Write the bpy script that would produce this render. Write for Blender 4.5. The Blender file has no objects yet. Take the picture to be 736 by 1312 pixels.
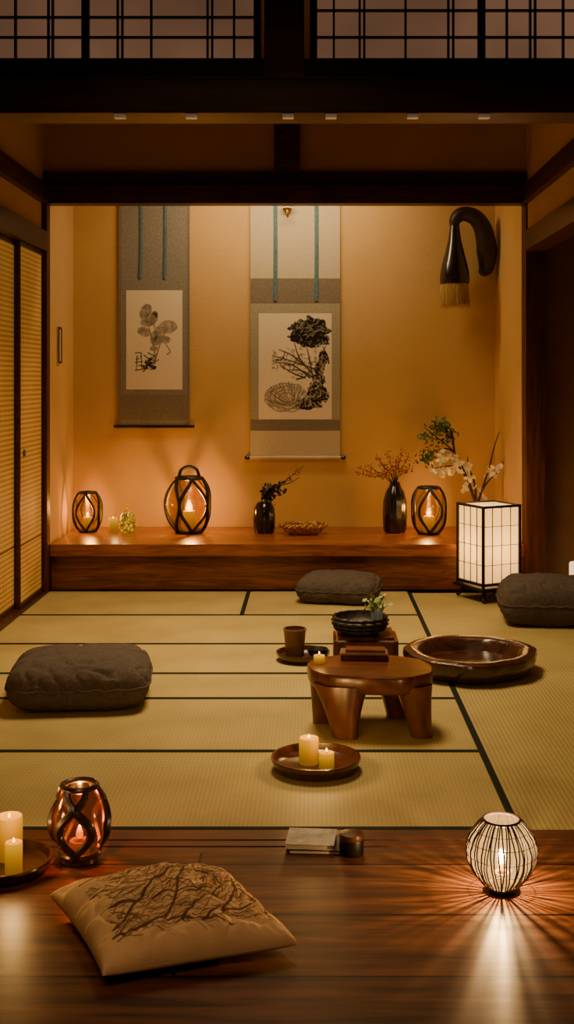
import bpy, bmesh, math, random
from mathutils import Vector, Matrix, noise
random.seed(7)
C = bpy.context.scene.collection
pi = math.pi

# ---------------------------------------------------------------- materials
def new_mat(name):
    m = bpy.data.materials.new(name); m.use_nodes = True
    nt = m.node_tree
    for n in list(nt.nodes): nt.nodes.remove(n)
    out = nt.nodes.new('ShaderNodeOutputMaterial')
    return m, nt, out

def M(name, col, col2=None, rough=.6, scale=8, stretch=(1,1,1), bump=0., emis=None, es=0,
      metal=0, coat=0, detail=5, dist=0., lo=.3, hi=.7, bscale=None, spec=.5):
    m, nt, out = new_mat(name)
    N = nt.nodes; L = nt.links
    b = N.new('ShaderNodeBsdfPrincipled')
    L.new(b.outputs[0], out.inputs[0])
    b.inputs['Roughness'].default_value = rough
    b.inputs['Metallic'].default_value = metal
    b.inputs['Coat Weight'].default_value = coat
    b.inputs['Coat Roughness'].default_value = .15
    b.inputs['Specular IOR Level'].default_value = spec
    if col2 is None: col2 = tuple(c*.8 for c in col)
    tc = N.new('ShaderNodeTexCoord'); mp = N.new('ShaderNodeMapping')
    mp.inputs['Scale'].default_value = stretch
    L.new(tc.outputs['Object'], mp.inputs[0])
    nz = N.new('ShaderNodeTexNoise'); nz.inputs['Scale'].default_value = scale
    nz.inputs['Detail'].default_value = detail; nz.inputs['Distortion'].default_value = dist
    L.new(mp.outputs[0], nz.inputs['Vector'])
    r = N.new('ShaderNodeValToRGB')
    r.color_ramp.elements[0].position = lo; r.color_ramp.elements[1].position = hi
    r.color_ramp.elements[0].color = (*col2, 1); r.color_ramp.elements[1].color = (*col, 1)
    L.new(nz.outputs['Fac'], r.inputs[0]); L.new(r.outputs[0], b.inputs['Base Color'])
    if bump:
        bp = N.new('ShaderNodeBump'); bp.inputs['Strength'].default_value = bump
        bp.inputs['Distance'].default_value = .01
        if bscale:
            n2 = N.new('ShaderNodeTexNoise'); n2.inputs['Scale'].default_value = bscale
            n2.inputs['Detail'].default_value = 4
            L.new(mp.outputs[0], n2.inputs['Vector']); L.new(n2.outputs['Fac'], bp.inputs['Height'])
        else:
            L.new(nz.outputs['Fac'], bp.inputs['Height'])
        L.new(bp.outputs[0], b.inputs['Normal'])
    if emis:
        b.inputs['Emission Color'].default_value = (*emis, 1)
        b.inputs['Emission Strength'].default_value = es
    return m

def tatami_mat_material(name, across_x):
    m, nt, out = new_mat(name); N = nt.nodes; L = nt.links
    b = N.new('ShaderNodeBsdfPrincipled'); L.new(b.outputs[0], out.inputs[0])
    b.inputs['Roughness'].default_value = .6
    b.inputs['Specular IOR Level'].default_value = .3
    tc = N.new('ShaderNodeTexCoord')
    w = N.new('ShaderNodeTexWave'); w.bands_direction = 'Y' if across_x else 'X'
    w.inputs['Scale'].default_value = 17; w.inputs['Distortion'].default_value = .5
    w.inputs['Detail'].default_value = 1; w.inputs['Detail Scale'].default_value = 3
    L.new(tc.outputs['Object'], w.inputs[0])
    w2 = N.new('ShaderNodeTexWave'); w2.bands_direction = 'X' if across_x else 'Y'
    w2.inputs['Scale'].default_value = 20; w2.inputs['Distortion'].default_value = .6
    L.new(tc.outputs['Object'], w2.inputs[0])
    nz = N.new('ShaderNodeTexNoise'); nz.inputs['Scale'].default_value = 2.5; nz.inputs['Detail'].default_value = 6
    L.new(tc.outputs['Object'], nz.inputs['Vector'])
    r = N.new('ShaderNodeValToRGB')
    r.color_ramp.elements[0].color = (.26, .195, .066, 1); r.color_ramp.elements[0].position = .2
    r.color_ramp.elements[1].color = (.55, .43, .165, 1); r.color_ramp.elements[1].position = .8
    a = N.new('ShaderNodeMath'); a.operation = 'MULTIPLY_ADD'; a.inputs[1].default_value = .28
    L.new(w.outputs['Fac'], a.inputs[0])
    a2 = N.new('ShaderNodeMath'); a2.operation = 'MULTIPLY_ADD'; a2.inputs[1].default_value = .12
    L.new(w2.outputs['Fac'], a2.inputs[0])
    a3 = N.new('ShaderNodeMath'); a3.operation = 'MULTIPLY'; a3.inputs[1].default_value = .6
    L.new(nz.outputs['Fac'], a3.inputs[0]); L.new(a3.outputs[0], a2.inputs[2]); L.new(a2.outputs[0], a.inputs[2])
    L.new(a.outputs[0], r.inputs[0]); L.new(r.outputs[0], b.inputs['Base Color'])
    bp = N.new('ShaderNodeBump'); bp.inputs['Strength'].default_value = .3; bp.inputs['Distance'].default_value = .004
    L.new(a.outputs[0], bp.inputs['Height']); L.new(bp.outputs[0], b.inputs['Normal'])
    return m

def plank_material(name):
    m, nt, out = new_mat(name); N = nt.nodes; L = nt.links
    b = N.new('ShaderNodeBsdfPrincipled'); L.new(b.outputs[0], out.inputs[0])
    tc = N.new('ShaderNodeTexCoord')
    br = N.new('ShaderNodeTexBrick')
    br.inputs['Scale'].default_value = 1; br.inputs['Brick Width'].default_value = 2.9
    br.inputs['Row Height'].default_value = .34; br.inputs['Mortar Size'].default_value = .005
    br.inputs['Color1'].default_value = (.6, .6, .6, 1); br.inputs['Color2'].default_value = (1, 1, 1, 1)
    br.inputs['Mortar'].default_value = (.05, .05, .05, 1)
    mp0 = N.new('ShaderNodeMapping'); mp0.inputs['Location'].default_value = (.35, .12, 0)
    L.new(tc.outputs['Object'], mp0.inputs[0]); L.new(mp0.outputs[0], br.inputs[0])
    mp = N.new('ShaderNodeMapping'); mp.inputs['Scale'].default_value = (1.2, 12, 1)
    L.new(tc.outputs['Object'], mp.inputs[0])
    nz = N.new('ShaderNodeTexNoise'); nz.inputs['Scale'].default_value = 2.2; nz.inputs['Detail'].default_value = 8
    nz.inputs['Distortion'].default_value = .6
    L.new(mp.outputs[0], nz.inputs['Vector'])
    r = N.new('ShaderNodeValToRGB')
    r.color_ramp.elements[0].color = (.07, .022, .008, 1); r.color_ramp.elements[0].position = .32
    r.color_ramp.elements[1].color = (.25, .090, .034, 1); r.color_ramp.elements[1].position = .68
    L.new(nz.outputs['Fac'], r.inputs[0])
    mx = N.new('ShaderNodeMix'); mx.data_type = 'RGBA'; mx.blend_type = 'MULTIPLY'; mx.inputs[0].default_value = 1
    L.new(r.outputs[0], mx.inputs[6]); L.new(br.outputs['Color'], mx.inputs[7])
    L.new(mx.outputs[2], b.inputs['Base Color'])
    b.inputs['Roughness'].default_value = .36; b.inputs['Specular IOR Level'].default_value = .28
    bp = N.new('ShaderNodeBump'); bp.inputs['Strength'].default_value = .15; bp.inputs['Distance'].default_value = .003
    L.new(nz.outputs['Fac'], bp.inputs['Height']); L.new(bp.outputs[0], b.inputs['Normal'])
    return m

def reed_material(name):
    m, nt, out = new_mat(name); N = nt.nodes; L = nt.links
    b = N.new('ShaderNodeBsdfPrincipled'); L.new(b.outputs[0], out.inputs[0])
    b.inputs['Roughness'].default_value = .6
    tc = N.new('ShaderNodeTexCoord')
    w = N.new('ShaderNodeTexWave'); w.bands_direction = 'Y'; w.inputs['Scale'].default_value = 4.6
    w.inputs['Distortion'].default_value = .1
    w2 = N.new('ShaderNodeTexWave'); w2.bands_direction = 'Z'; w2.inputs['Scale'].default_value = 10
    w2.inputs['Distortion'].default_value = .1
    nz = N.new('ShaderNodeTexNoise'); nz.inputs['Scale'].default_value = 1.5
    for q in (w, w2): L.new(tc.outputs['Object'], q.inputs[0])
    L.new(tc.outputs['Object'], nz.inputs['Vector'])
    r = N.new('ShaderNodeValToRGB')
    r.color_ramp.elements[0].color = (.20, .085, .012, 1); r.color_ramp.elements[0].position = .15
    r.color_ramp.elements[1].color = (.66, .34, .065, 1); r.color_ramp.elements[1].position = .95
    a = N.new('ShaderNodeMath'); a.operation = 'MULTIPLY_ADD'; a.inputs[1].default_value = .12
    a2 = N.new('ShaderNodeMath'); a2.operation = 'MULTIPLY_ADD'; a2.inputs[1].default_value = .44
    a3 = N.new('ShaderNodeMath'); a3.operation = 'MULTIPLY'; a3.inputs[1].default_value = .7
    L.new(nz.outputs['Fac'], a3.inputs[0]); L.new(a3.outputs[0], a2.inputs[2])
    L.new(w.outputs['Fac'], a.inputs[0]); L.new(w2.outputs['Fac'], a2.inputs[0]); L.new(a2.outputs[0], a.inputs[2])
    L.new(a.outputs[0], r.inputs[0]); L.new(r.outputs[0], b.inputs['Base Color'])
    L.new(r.outputs[0], b.inputs['Emission Color']); b.inputs['Emission Strength'].default_value = .22  # panel colour also emits, a warm glow put into the doors
    return m

def glow_glass(name, tint, emis, es, fac, rough=.1):
    m, nt, out = new_mat(name); N = nt.nodes; L = nt.links
    t = N.new('ShaderNodeBsdfTransparent'); t.inputs[0].default_value = (*tint, 1)
    e = N.new('ShaderNodeEmission'); e.inputs[0].default_value = (*emis, 1); e.inputs[1].default_value = es
    g = N.new('ShaderNodeBsdfGlossy'); g.inputs['Roughness'].default_value = rough
    mx = N.new('ShaderNodeMixShader'); mx.inputs[0].default_value = fac
    L.new(t.outputs[0], mx.inputs[1]); L.new(e.outputs[0], mx.inputs[2])
    mx2 = N.new('ShaderNodeMixShader'); mx2.inputs[0].default_value = .05
    L.new(mx.outputs[0], mx2.inputs[1]); L.new(g.outputs[0], mx2.inputs[2])
    L.new(mx2.outputs[0], out.inputs[0])
    return m

def wax_material(name, base, emis, s0, s1):
    m, nt, out = new_mat(name); N = nt.nodes; L = nt.links
    b = N.new('ShaderNodeBsdfPrincipled'); L.new(b.outputs[0], out.inputs[0])
    b.inputs['Base Color'].default_value = (*base, 1); b.inputs['Roughness'].default_value = .6
    b.inputs['Specular IOR Level'].default_value = .1
    tc = N.new('ShaderNodeTexCoord'); sp = N.new('ShaderNodeSeparateXYZ'); L.new(tc.outputs['Generated'], sp.inputs[0])
    pw = N.new('ShaderNodeMath'); pw.operation = 'POWER'; pw.inputs[1].default_value = 1.8
    L.new(sp.outputs[2], pw.inputs[0])
    r = N.new('ShaderNodeMapRange'); r.inputs['To Min'].default_value = s0; r.inputs['To Max'].default_value = s1
    L.new(pw.outputs[0], r.inputs[0]); L.new(r.outputs[0], b.inputs['Emission Strength'])
    b.inputs['Emission Color'].default_value = (*emis, 1)
    return m

plaster = M('plaster_tan', (.60, .395, .175), (.565, .365, .155), rough=.9, scale=3, bump=.25, bscale=60, spec=.1)
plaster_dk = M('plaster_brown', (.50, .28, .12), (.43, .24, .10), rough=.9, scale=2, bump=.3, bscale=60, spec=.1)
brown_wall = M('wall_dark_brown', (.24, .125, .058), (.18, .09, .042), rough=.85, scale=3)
wood_dk = M('wood_dark', (.085, .024, .011), (.028, .008, .004), rough=.42, scale=3, stretch=(1.5, 14, 14), bump=.1, spec=.3)
wood_blk = M('wood_blackened', (.012, .007, .006), (.006, .004, .004), rough=.45, scale=5, spec=.3)
wood_post = M('wood_post_dark', (.12, .034, .013), (.035, .010, .005), rough=.45, scale=2.5, stretch=(16, 16, 1.2), bump=.15, dist=.6, spec=.3)
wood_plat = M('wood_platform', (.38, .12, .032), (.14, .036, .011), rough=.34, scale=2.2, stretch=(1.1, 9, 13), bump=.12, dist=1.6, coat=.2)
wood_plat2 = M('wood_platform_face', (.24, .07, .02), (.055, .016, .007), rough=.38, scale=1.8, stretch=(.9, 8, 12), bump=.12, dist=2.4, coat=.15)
wood_red = M('wood_red_polished', (.15, .038, .012), (.045, .012, .006), rough=.42, scale=5, stretch=(5, 5, 1.2), bump=.06, dist=1.0, coat=.06, spec=.3)
wood_top = M('wood_table_top', (.16, .046, .015), (.055, .015, .006), rough=.30, scale=3.5, stretch=(1.5, 9, 2), bump=.05, dist=1.3, coat=.22, spec=.4)
lacquer = M('lacquer_dark', (.075, .022, .010), (.024, .008, .005), rough=.22, scale=6, stretch=(1, 4, 1), coat=.45, dist=1.3)
lacquer_blk = M('carved_dark_wood', (.075, .024, .011), (.016, .006, .004), rough=.24, scale=7, stretch=(1, 5, 2), coat=.5, dist=1.8, bump=.35)
black_gloss = M('black_glaze', (.012, .011, .012), rough=.18, scale=8, coat=.4)
black_iron = M('black_iron', (.015, .010, .008), rough=.42, scale=20)
wicker_m = M('wicker_dark', (.06, .026, .012), (.025, .011, .006), rough=.6, scale=20)
strap_m = M('strap_dark_wood', (.04, .014, .007), (.018, .007, .004), rough=.35, scale=14, coat=.2)
black_rough = M('black_rough', (.02, .013, .010), (.008, .005, .004), rough=.55, scale=25, bump=.4)
hook_m = M('hook_dark_wood', (.035, .018, .011), (.012, .007, .005), rough=.5, scale=14, bump=.35, spec=.4)
planks = plank_material('floor_planks')
sill_wood = M('sill_wood', (.15, .052, .022), (.07, .023, .010), rough=.4, scale=3, stretch=(1.5, 14, 10), spec=.35)
tat_x = tatami_mat_material('tatami_rush_x', True)
tat_y = tatami_mat_material('tatami_rush_y', False)
tat_edge = M('tatami_border_green', (.012, .02, .012), (.007, .011, .007), rough=.85, scale=60, spec=.2)
reed = reed_material('reed_panel')
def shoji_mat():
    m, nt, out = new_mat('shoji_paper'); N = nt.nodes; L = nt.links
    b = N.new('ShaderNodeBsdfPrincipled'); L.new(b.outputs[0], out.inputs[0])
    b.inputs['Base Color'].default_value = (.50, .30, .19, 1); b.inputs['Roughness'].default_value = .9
    b.inputs['Emission Color'].default_value = (1, .49, .27, 1)  # painted-in glow: the paper itself emits to look backlit
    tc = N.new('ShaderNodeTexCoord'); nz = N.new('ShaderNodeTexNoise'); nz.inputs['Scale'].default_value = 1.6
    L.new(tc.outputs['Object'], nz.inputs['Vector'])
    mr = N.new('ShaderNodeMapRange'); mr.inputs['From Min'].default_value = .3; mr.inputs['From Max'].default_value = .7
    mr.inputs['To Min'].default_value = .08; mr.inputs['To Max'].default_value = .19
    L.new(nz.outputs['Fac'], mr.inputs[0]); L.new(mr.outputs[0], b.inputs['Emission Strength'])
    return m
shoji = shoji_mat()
cush = M('cushion_charcoal', (.115, .092, .080), (.072, .058, .050), rough=.95, scale=90, bump=.4, bscale=200, spec=.15)
brocade_grey = M('brocade_grey', (.24, .225, .19), (.185, .175, .15), rough=.8, scale=70, lo=.42, hi=.58, bump=.1)
brocade_green = M('silk_grey_green', (.34, .32, .225), (.29, .275, .19), rough=.75, scale=70, lo=.42, hi=.58)
brocade_mid = M('silk_taupe', (.20, .165, .125), (.165, .138, .105), rough=.8, scale=60, lo=.42, hi=.58)
silk_cream = M('silk_cream', (.52, .45, .31), (.48, .41, .28), rough=.8, scale=60, lo=.4, hi=.6)
ribbon = M('ribbon_blue', (.10, .20, .24), (.05, .11, .15), rough=.7, scale=60)
ivory = M('ivory', (.62, .5, .33), rough=.5)
brass = M('brass', (.45, .28, .09), rough=.35, metal=1)
bristle = M('bristles', (.62, .42, .17), (.34, .21, .08), rough=.85, scale=12, stretch=(12, 12, .6), bump=.3, spec=.15)
bristle_dk = M('bristle_core', (.40, .25, .10), (.22, .13, .05), rough=.9, scale=12, stretch=(12, 12, .6), spec=.1)
flame = M('flame', (1, .6, .2), rough=.5, emis=(1, .62, .10), es=5)
wax = wax_material('wax_warm', (.12, .04, .002), (1, .36, .0), .14, .60)
wax_lamp = wax_material('wax_bright', (.16, .06, .004), (1, .43, .0), .22, .95)
wick_m = M('wick', (.01, .01, .01))
amber = glow_glass('amber_glass', (.42, .11, .02), (1, .24, .0), .22, .32)
glass = glow_glass('clear_glass', (.95, .72, .42), (1, .36, .0), .26, .26)
weaveglow = glow_glass('lit_paper_lining', (1, .9, .8), (1, .55, .16), 1.5, .66)
def mosaic():
    m, nt, out = new_mat('mosaic_glass'); N = nt.nodes; L = nt.links
    b = N.new('ShaderNodeBsdfPrincipled'); L.new(b.outputs[0], out.inputs[0]); b.inputs['Roughness'].default_value = .2
    tc = N.new('ShaderNodeTexCoord')
    v1 = N.new('ShaderNodeTexVoronoi'); v1.inputs['Scale'].default_value = 42
    v2 = N.new('ShaderNodeTexVoronoi'); v2.feature = 'DISTANCE_TO_EDGE'; v2.inputs['Scale'].default_value = 42
    L.new(tc.outputs['Object'], v1.inputs[0]); L.new(tc.outputs['Object'], v2.inputs[0])
    sp = N.new('ShaderNodeSeparateColor'); L.new(v1.outputs['Color'], sp.inputs[0])
    r = N.new('ShaderNodeValToRGB'); r.color_ramp.elements[0].color = (.22, .16, .005, 1); r.color_ramp.elements[1].color = (1, .46, .01, 1)
    r.color_ramp.elements[0].position = .15; r.color_ramp.elements[1].position = .5
    L.new(sp.outputs[0], r.inputs[0])
    r2 = N.new('ShaderNodeValToRGB'); r2.color_ramp.elements[0].color = (.03, .03, .01, 1); r2.color_ramp.elements[0].position = .04
    r2.color_ramp.elements[1].color = (1, 1, 1, 1); r2.color_ramp.elements[1].position = .12
    L.new(v2.outputs[0], r2.inputs[0])
    mx = N.new('ShaderNodeMix'); mx.data_type = 'RGBA'; mx.blend_type = 'MULTIPLY'; mx.inputs[0].default_value = 1
    L.new(r.outputs[0], mx.inputs[6]); L.new(r2.outputs[0], mx.inputs[7])
    b.inputs['Base Color'].default_value = (.12, .08, .02, 1); L.new(mx.outputs[2], b.inputs['Emission Color']); b.inputs['Emission Strength'].default_value = .75
    return m
jade_glow = mosaic()
basket_m = M('basket_gold', (.58, .28, .06), (.22, .09, .02), rough=.5, scale=40, bump=.5, lo=.4, hi=.6)
leaf_g = M('leaf_green', (.11, .22, .04), (.045, .10, .02), rough=.55, scale=20)
leaf_y = M('leaf_pale_green', (.36, .44, .16), (.17, .25, .07), rough=.55, scale=30)
berry = M('berry_red', (.40, .085, .035), (.17, .035, .018), rough=.5, scale=20)
petal = M('petal_white', (.90, .84, .66), (.82, .74, .52), rough=.6, scale=20)
petal_dry = M('petal_dry', (.22, .17, .12), (.08, .06, .045), rough=.8, scale=20)
bark = M('bark', (.07, .035, .02), (.03, .015, .01), rough=.8, scale=30, bump=.4)
clay = M('clay_brown', (.22, .11, .055), (.15, .07, .037), rough=.45, scale=15)
book_c = M('book_cover_pale', (.66, .58, .48), (.38, .33, .27), rough=.7, scale=22, lo=.35, hi=.65)
book_p = M('book_pages', (.5, .42, .3), rough=.8, scale=10, stretch=(1, 1, 60))
pale = M('pale_plastic', (.8, .65, .5), rough=.5, emis=(1, .7, .45), es=.05)

def lamp_paper():
    m, nt, out = new_mat('lamp_paper'); N = nt.nodes; L = nt.links
    d = N.new('ShaderNodeBsdfDiffuse'); d.inputs[0].default_value = (.85, .72, .46, 1)
    t = N.new('ShaderNodeBsdfTranslucent'); t.inputs[0].default_value = (.95, .80, .50, 1)
    e = N.new('ShaderNodeEmission'); e.inputs[0].default_value = (1, .68, .30, 1)
    tc = N.new('ShaderNodeTexCoord'); nz = N.new('ShaderNodeTexNoise'); nz.inputs['Scale'].default_value = 5
    L.new(tc.outputs['Object'], nz.inputs['Vector'])
    mr = N.new('ShaderNodeMapRange'); mr.inputs['To Min'].default_value = .25; mr.inputs['To Max'].default_value = .55
    L.new(nz.outputs['Fac'], mr.inputs[0]); L.new(mr.outputs[0], e.inputs[1])
    mx = N.new('ShaderNodeMixShader'); mx.inputs[0].default_value = .6
    L.new(d.outputs[0], mx.inputs[1]); L.new(t.outputs[0], mx.inputs[2])
    ad = N.new('ShaderNodeAddShader'); L.new(mx.outputs[0], ad.inputs[0]); L.new(e.outputs[0], ad.inputs[1])
    L.new(ad.outputs[0], out.inputs[0])
    return m
paper_lamp = lamp_paper()

def printed(name, base, inkc, bump_scale, bs=.25):
    m, nt, out = new_mat(name); N = nt.nodes; L = nt.links
    b = N.new('ShaderNodeBsdfPrincipled'); L.new(b.outputs[0], out.inputs[0])
    b.inputs['Roughness'].default_value = .9; b.inputs['Specular IOR Level'].default_value = .15
    at = N.new('ShaderNodeAttribute'); at.attribute_name = 'print'
    mx = N.new('ShaderNodeMix'); mx.data_type = 'RGBA'
    mx.inputs[6].default_value = (*base, 1); mx.inputs[7].default_value = (*inkc, 1)
    L.new(at.outputs['Fac'], mx.inputs[0]); L.new(mx.outputs[2], b.inputs['Base Color'])
    tc = N.new('ShaderNodeTexCoord')
    n4 = N.new('ShaderNodeTexNoise'); n4.inputs['Scale'].default_value = bump_scale; L.new(tc.outputs['Object'], n4.inputs['Vector'])
    bp = N.new('ShaderNodeBump'); bp.inputs['Strength'].default_value = bs; bp.inputs['Distance'].default_value = .002
    L.new(n4.outputs['Fac'], bp.inputs['Height']); L.new(bp.outputs[0], b.inputs['Normal'])
    return m
print_m = printed('linen_branch_print', (.82, .54, .27), (.075, .028, .010), 320, .6)
scroll_ink = printed('scroll_paper_ink', (.74, .65, .49), (.012, .010, .009), 60)

# ---------------------------------------------------------------- helpers
def finish(bm, name, mat, loc=(0, 0, 0), parent=None, smooth=True, rot=0):
    bmesh.ops.recalc_face_normals(bm, faces=bm.faces)
    me = bpy.data.meshes.new(name); bm.to_mesh(me); bm.free()
    me.materials.append(mat)
    if smooth:
        for p in me.polygons: p.use_smooth = True
        try: me.set_sharp_from_angle(angle=math.radians(40))
        except Exception: pass
    o = bpy.data.objects.new(name, me); C.objects.link(o)
    o.location = loc; o.rotation_euler = (0, 0, rot)
    if parent: o.parent = parent
    return o

def tag(o, label, cat, group=None):
    o['label'] = label; o['category'] = cat
    if group: o['group'] = group
    return o

def struct(o): o['kind'] = 'structure'; return o

def empty(name, label, cat, loc, rot=0, group=None):
    o = bpy.data.objects.new(name, None); C.objects.link(o); o.empty_display_size = .05
    o.location = loc; o.rotation_euler = (0, 0, rot)
    return tag(o, label, cat, group)

def bm_box(bm, x0, x1, y0, y1, z0, z1):
    vs = [bm.verts.new(p) for p in ((x0,y0,z0),(x1,y0,z0),(x1,y1,z0),(x0,y1,z0),(x0,y0,z1),(x1,y0,z1),(x1,y1,z1),(x0,y1,z1))]
    for f in ((0,3,2,1),(4,5,6,7),(0,1,5,4),(1,2,6,5),(2,3,7,6),(3,0,4,7)):
        bm.faces.new([vs[i] for i in f])

def box(name, x0, x1, y0, y1, z0, z1, mat, bevel=0, parent=None, origin=None):
    bm = bmesh.new()
    if origin is None: origin = ((x0+x1)/2, (y0+y1)/2, z0) if parent is None else (0, 0, 0)
    ox, oy, oz = origin
    bm_box(bm, x0-ox, x1-ox, y0-oy, y1-oy, z0-oz, z1-oz)
    if bevel: bmesh.ops.bevel(bm, geom=bm.edges[:], offset=bevel, segments=2, affect='EDGES', profile=.7)
    return finish(bm, name, mat, origin, parent, smooth=bool(bevel))

def bm_lathe(bm, prof, seg=32, cx=0, cy=0, wob=None, sx=1, sy=1):
    rings = []
    for r, z in prof:
        if r < 1e-5:
            rings.append([bm.verts.new((cx, cy, z))])
        else:
            ring = []
            for i in range(seg):
                a = 2*pi*i/seg; k = wob(a) if wob else 1
                ring.append(bm.verts.new((cx+r*k*sx*math.cos(a), cy+r*k*sy*math.sin(a), z)))
            rings.append(ring)
    for a, b in zip(rings, rings[1:]):
        for i in range(seg):
            j = (i+1) % seg
            if len(a) == 1 and len(b) == 1: continue
            if len(a) == 1: bm.faces.new((a[0], b[i], b[j]))
            elif len(b) == 1: bm.faces.new((a[i], a[j], b[0]))
            else: bm.faces.new((a[i], a[j], b[j], b[i]))

def lathe(name, prof, mat, loc=(0, 0, 0), parent=None, seg=32, wob=None, sx=1, sy=1):
    bm = bmesh.new(); bm_lathe(bm, prof, seg, wob=wob, sx=sx, sy=sy)
    return finish(bm, name, mat, loc, parent)

def smooth_pts(pts, n=6):
    P = [Vector(p) for p in pts]; out = []
    for i in range(len(P)-1):
        p0 = P[max(i-1, 0)]; p1 = P[i]; p2 = P[i+1]; p3 = P[min(i+2, len(P)-1)]
        for k in range(n):
            t = k/n
            out.append(.5*((2*p1)+(-p0+p2)*t+(2*p0-5*p1+4*p2-p3)*t*t+(-p0+3*p1-3*p2+p3)*t**3))
    out.append(P[-1]); return out

def tube(bm, pts, rad, seg=6, closed=False):
    P = [Vector(p) for p in pts]; n = len(P)
    R = rad if isinstance(rad, (list, tuple)) else [rad]*n
    if len(R) == 2 and n != 2: R = [R[0]+(R[1]-R[0])*i/(n-1) for i in range(n)]
    T = []
    for i in range(n):
        if closed: t = P[(i+1) % n]-P[(i-1) % n]
        else: t = P[min(i+1, n-1)]-P[max(i-1, 0)]
        T.append(t.normalized())
    u = T[0].orthogonal().normalized(); rings = []
    for i in range(n):
        u = (u-T[i]*u.dot(T[i]))
        if u.length < 1e-6: u = T[i].orthogonal()
        u.normalize(); v = T[i].cross(u)
        rings.append([bm.verts.new(P[i]+(u*math.cos(2*pi*k/seg)+v*math.sin(2*pi*k/seg))*R[i]) for k in range(seg)])
    m = n if closed else n-1
    for i in range(m):
        a = rings[i]; b = rings[(i+1) % n]
        if closed and i == n-1:
            best = min(range(seg), key=lambda s: (a[0].co-b[s].co).length)
            b = b[best:]+b[:best]
        for k in range(seg):
            bm.faces.new((a[k], a[(k+1) % seg], b[(k+1) % seg], b[k]))
    if not closed:
        bm.faces.new(rings[0][::-1]); bm.faces.new(rings[-1])

def ring_pts(r, z, n=32, cx=0, cy=0):
    return [(cx+r*math.cos(2*pi*i/n), cy+r*math.sin(2*pi*i/n), z) for i in range(n)]

def point(loc, power, col=(1, .54, .15), r=.015, name='candle_light'):
    l = bpy.data.lights.new(name, 'POINT'); l.energy = power; l.color = col; l.shadow_soft_size = r
    o = bpy.data.objects.new(name, l); C.objects.link(o); o.location = loc
    return o

def area(name, loc, target, sx, sy, power, col, spread=180):
    l = bpy.data.lights.new(name, 'AREA'); l.shape = 'RECTANGLE'; l.size = sx; l.size_y = sy
    l.energy = power; l.color = col; l.spread = math.radians(spread)
    o = bpy.data.objects.new(name, l); C.objects.link(o); o.location = loc
    d = Vector(target)-Vector(loc); o.rotation_euler = d.to_track_quat('-Z', 'Y').to_euler()
    return o

def flame_mesh(parent, loc, s=1.):
    prof = [(0, 0), (.005*s, .003*s), (.0075*s, .009*s), (.006*s, .017*s), (.003*s, .024*s), (0, .029*s)]
    return lathe('flame', prof, flame, loc, parent, seg=12)

def candle_parts(root_o, r, h, mat=None, fl=1., loc=(0, 0, 0)):
    mat = mat or wax
    x, y, z = loc
    b = lathe('wax', [(0, 0), (r*.98, 0), (r, h*.04), (r, h*.94), (r*.97, h*.985), (r*.90, h), (r*.80, h*.985), (r*.6, h*.90), (0, h*.88)], mat, (x, y, z), root_o, seg=28)
    bm = bmesh.new(); tube(bm, [(x, y, z+h*.87), (x+.001, y, z+h*.88+.009)], .0012, 5)
    finish(bm, 'wick', wick_m, (0, 0, 0), root_o)
    flame_mesh(root_o, (x, y, z+h*.88+.007), fl)
    return b

def candle(loc, r, h, label, power=0, mat=None, fl=.6, group=None):
    e = empty('candle', label, 'candle', loc, group=group)
    candle_parts(e, r, h, mat, fl)
    if power: point((loc[0], loc[1], loc[2]+h+.05), power, r=.025)
    return e

# ---------------------------------------------------------------- room shell
XL, XR, YB, YF = -1.9, 1.52, 8.3, 3.9
AY = 9.3
ZT = 3.4
struct(box('floor', -2.6, 2.4, -1.0, 3.71, -.06, 0, planks, origin=(0, 0, 0)))
struct(box('floor', -2.1, 2.1, 3.90, 9.45, -.12, -.05, wood_dk))
for k, (a, b_, zt) in enumerate([(3.71, 3.752, 0), (3.752, 3.764, -.012), (3.764, 3.806, 0), (3.806, 3.818, -.012), (3.818, 3.898, 0)]):
    struct(box('trim_%d' % (20+k), -2.2, 2.1, a, b_, -.05, zt, sill_wood))
struct(box('wall_back', -2.05, 1.75, AY, AY+.1, 0, 3.3, plaster))
struct(box('wall_alcove_west', -2.0, -1.898, 8.32, AY, 0, 3.3, plaster))
bm = bmesh.new()
pts = [(1.505, 8.40), (1.60, 8.40), (1.60, AY), (1.455, AY)]
lo = [bm.verts.new((x, y, 0)) for x, y in pts]; hi_ = [bm.verts.new((x, y, 3.3)) for x, y in pts]
bm.faces.new(lo[::-1]); bm.faces.new(hi_)
for i in range(4): bm.faces.new((lo[i], lo[(i+1) % 4], hi_[(i+1) % 4], hi_[i]))
struct(finish(bm, 'wall_alcove_east', plaster, smooth=False))
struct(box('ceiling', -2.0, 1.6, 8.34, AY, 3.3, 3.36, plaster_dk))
struct(box('ceiling', -2.05, 2.05, YF, 8.34, ZT, ZT+.06, wood_dk))
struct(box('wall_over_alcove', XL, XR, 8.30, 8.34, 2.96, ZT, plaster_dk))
struct(box('trim_1', XL, XR, 8.20, 8.34, 2.734, 2.861, wood_dk, .004))
struct(box('trim_2', XL, XR, 8.26, 8.34, 2.863, 2.96, wood_dk, .003))  # dark strip built in place of the shade band above the beam
struct(box('trim_3', -.265, -.085, 8.23, 8.298, 2.962, 3.39, wood_dk, .004))
struct(box('trim_4', XL, -1.862, 8.22, 8.32, 0, 2.732, wood_post, .003))
struct(box('trim_5', 1.507, 1.645, 8.24, 8.40, 0, 2.732, wood_post, .005))
struct(box('wall_left', -2.0, XL, YF, 8.3, 2.54, ZT, plaster))
struct(box('trim_6', -1.898, -1.85, YF, 8.198, 2.734, 2.861, wood_dk, .003))
struct(box('trim_7', -1.99, -1.86, YF, 8.21, 2.40, 2.538, wood_dk, .003))
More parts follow.
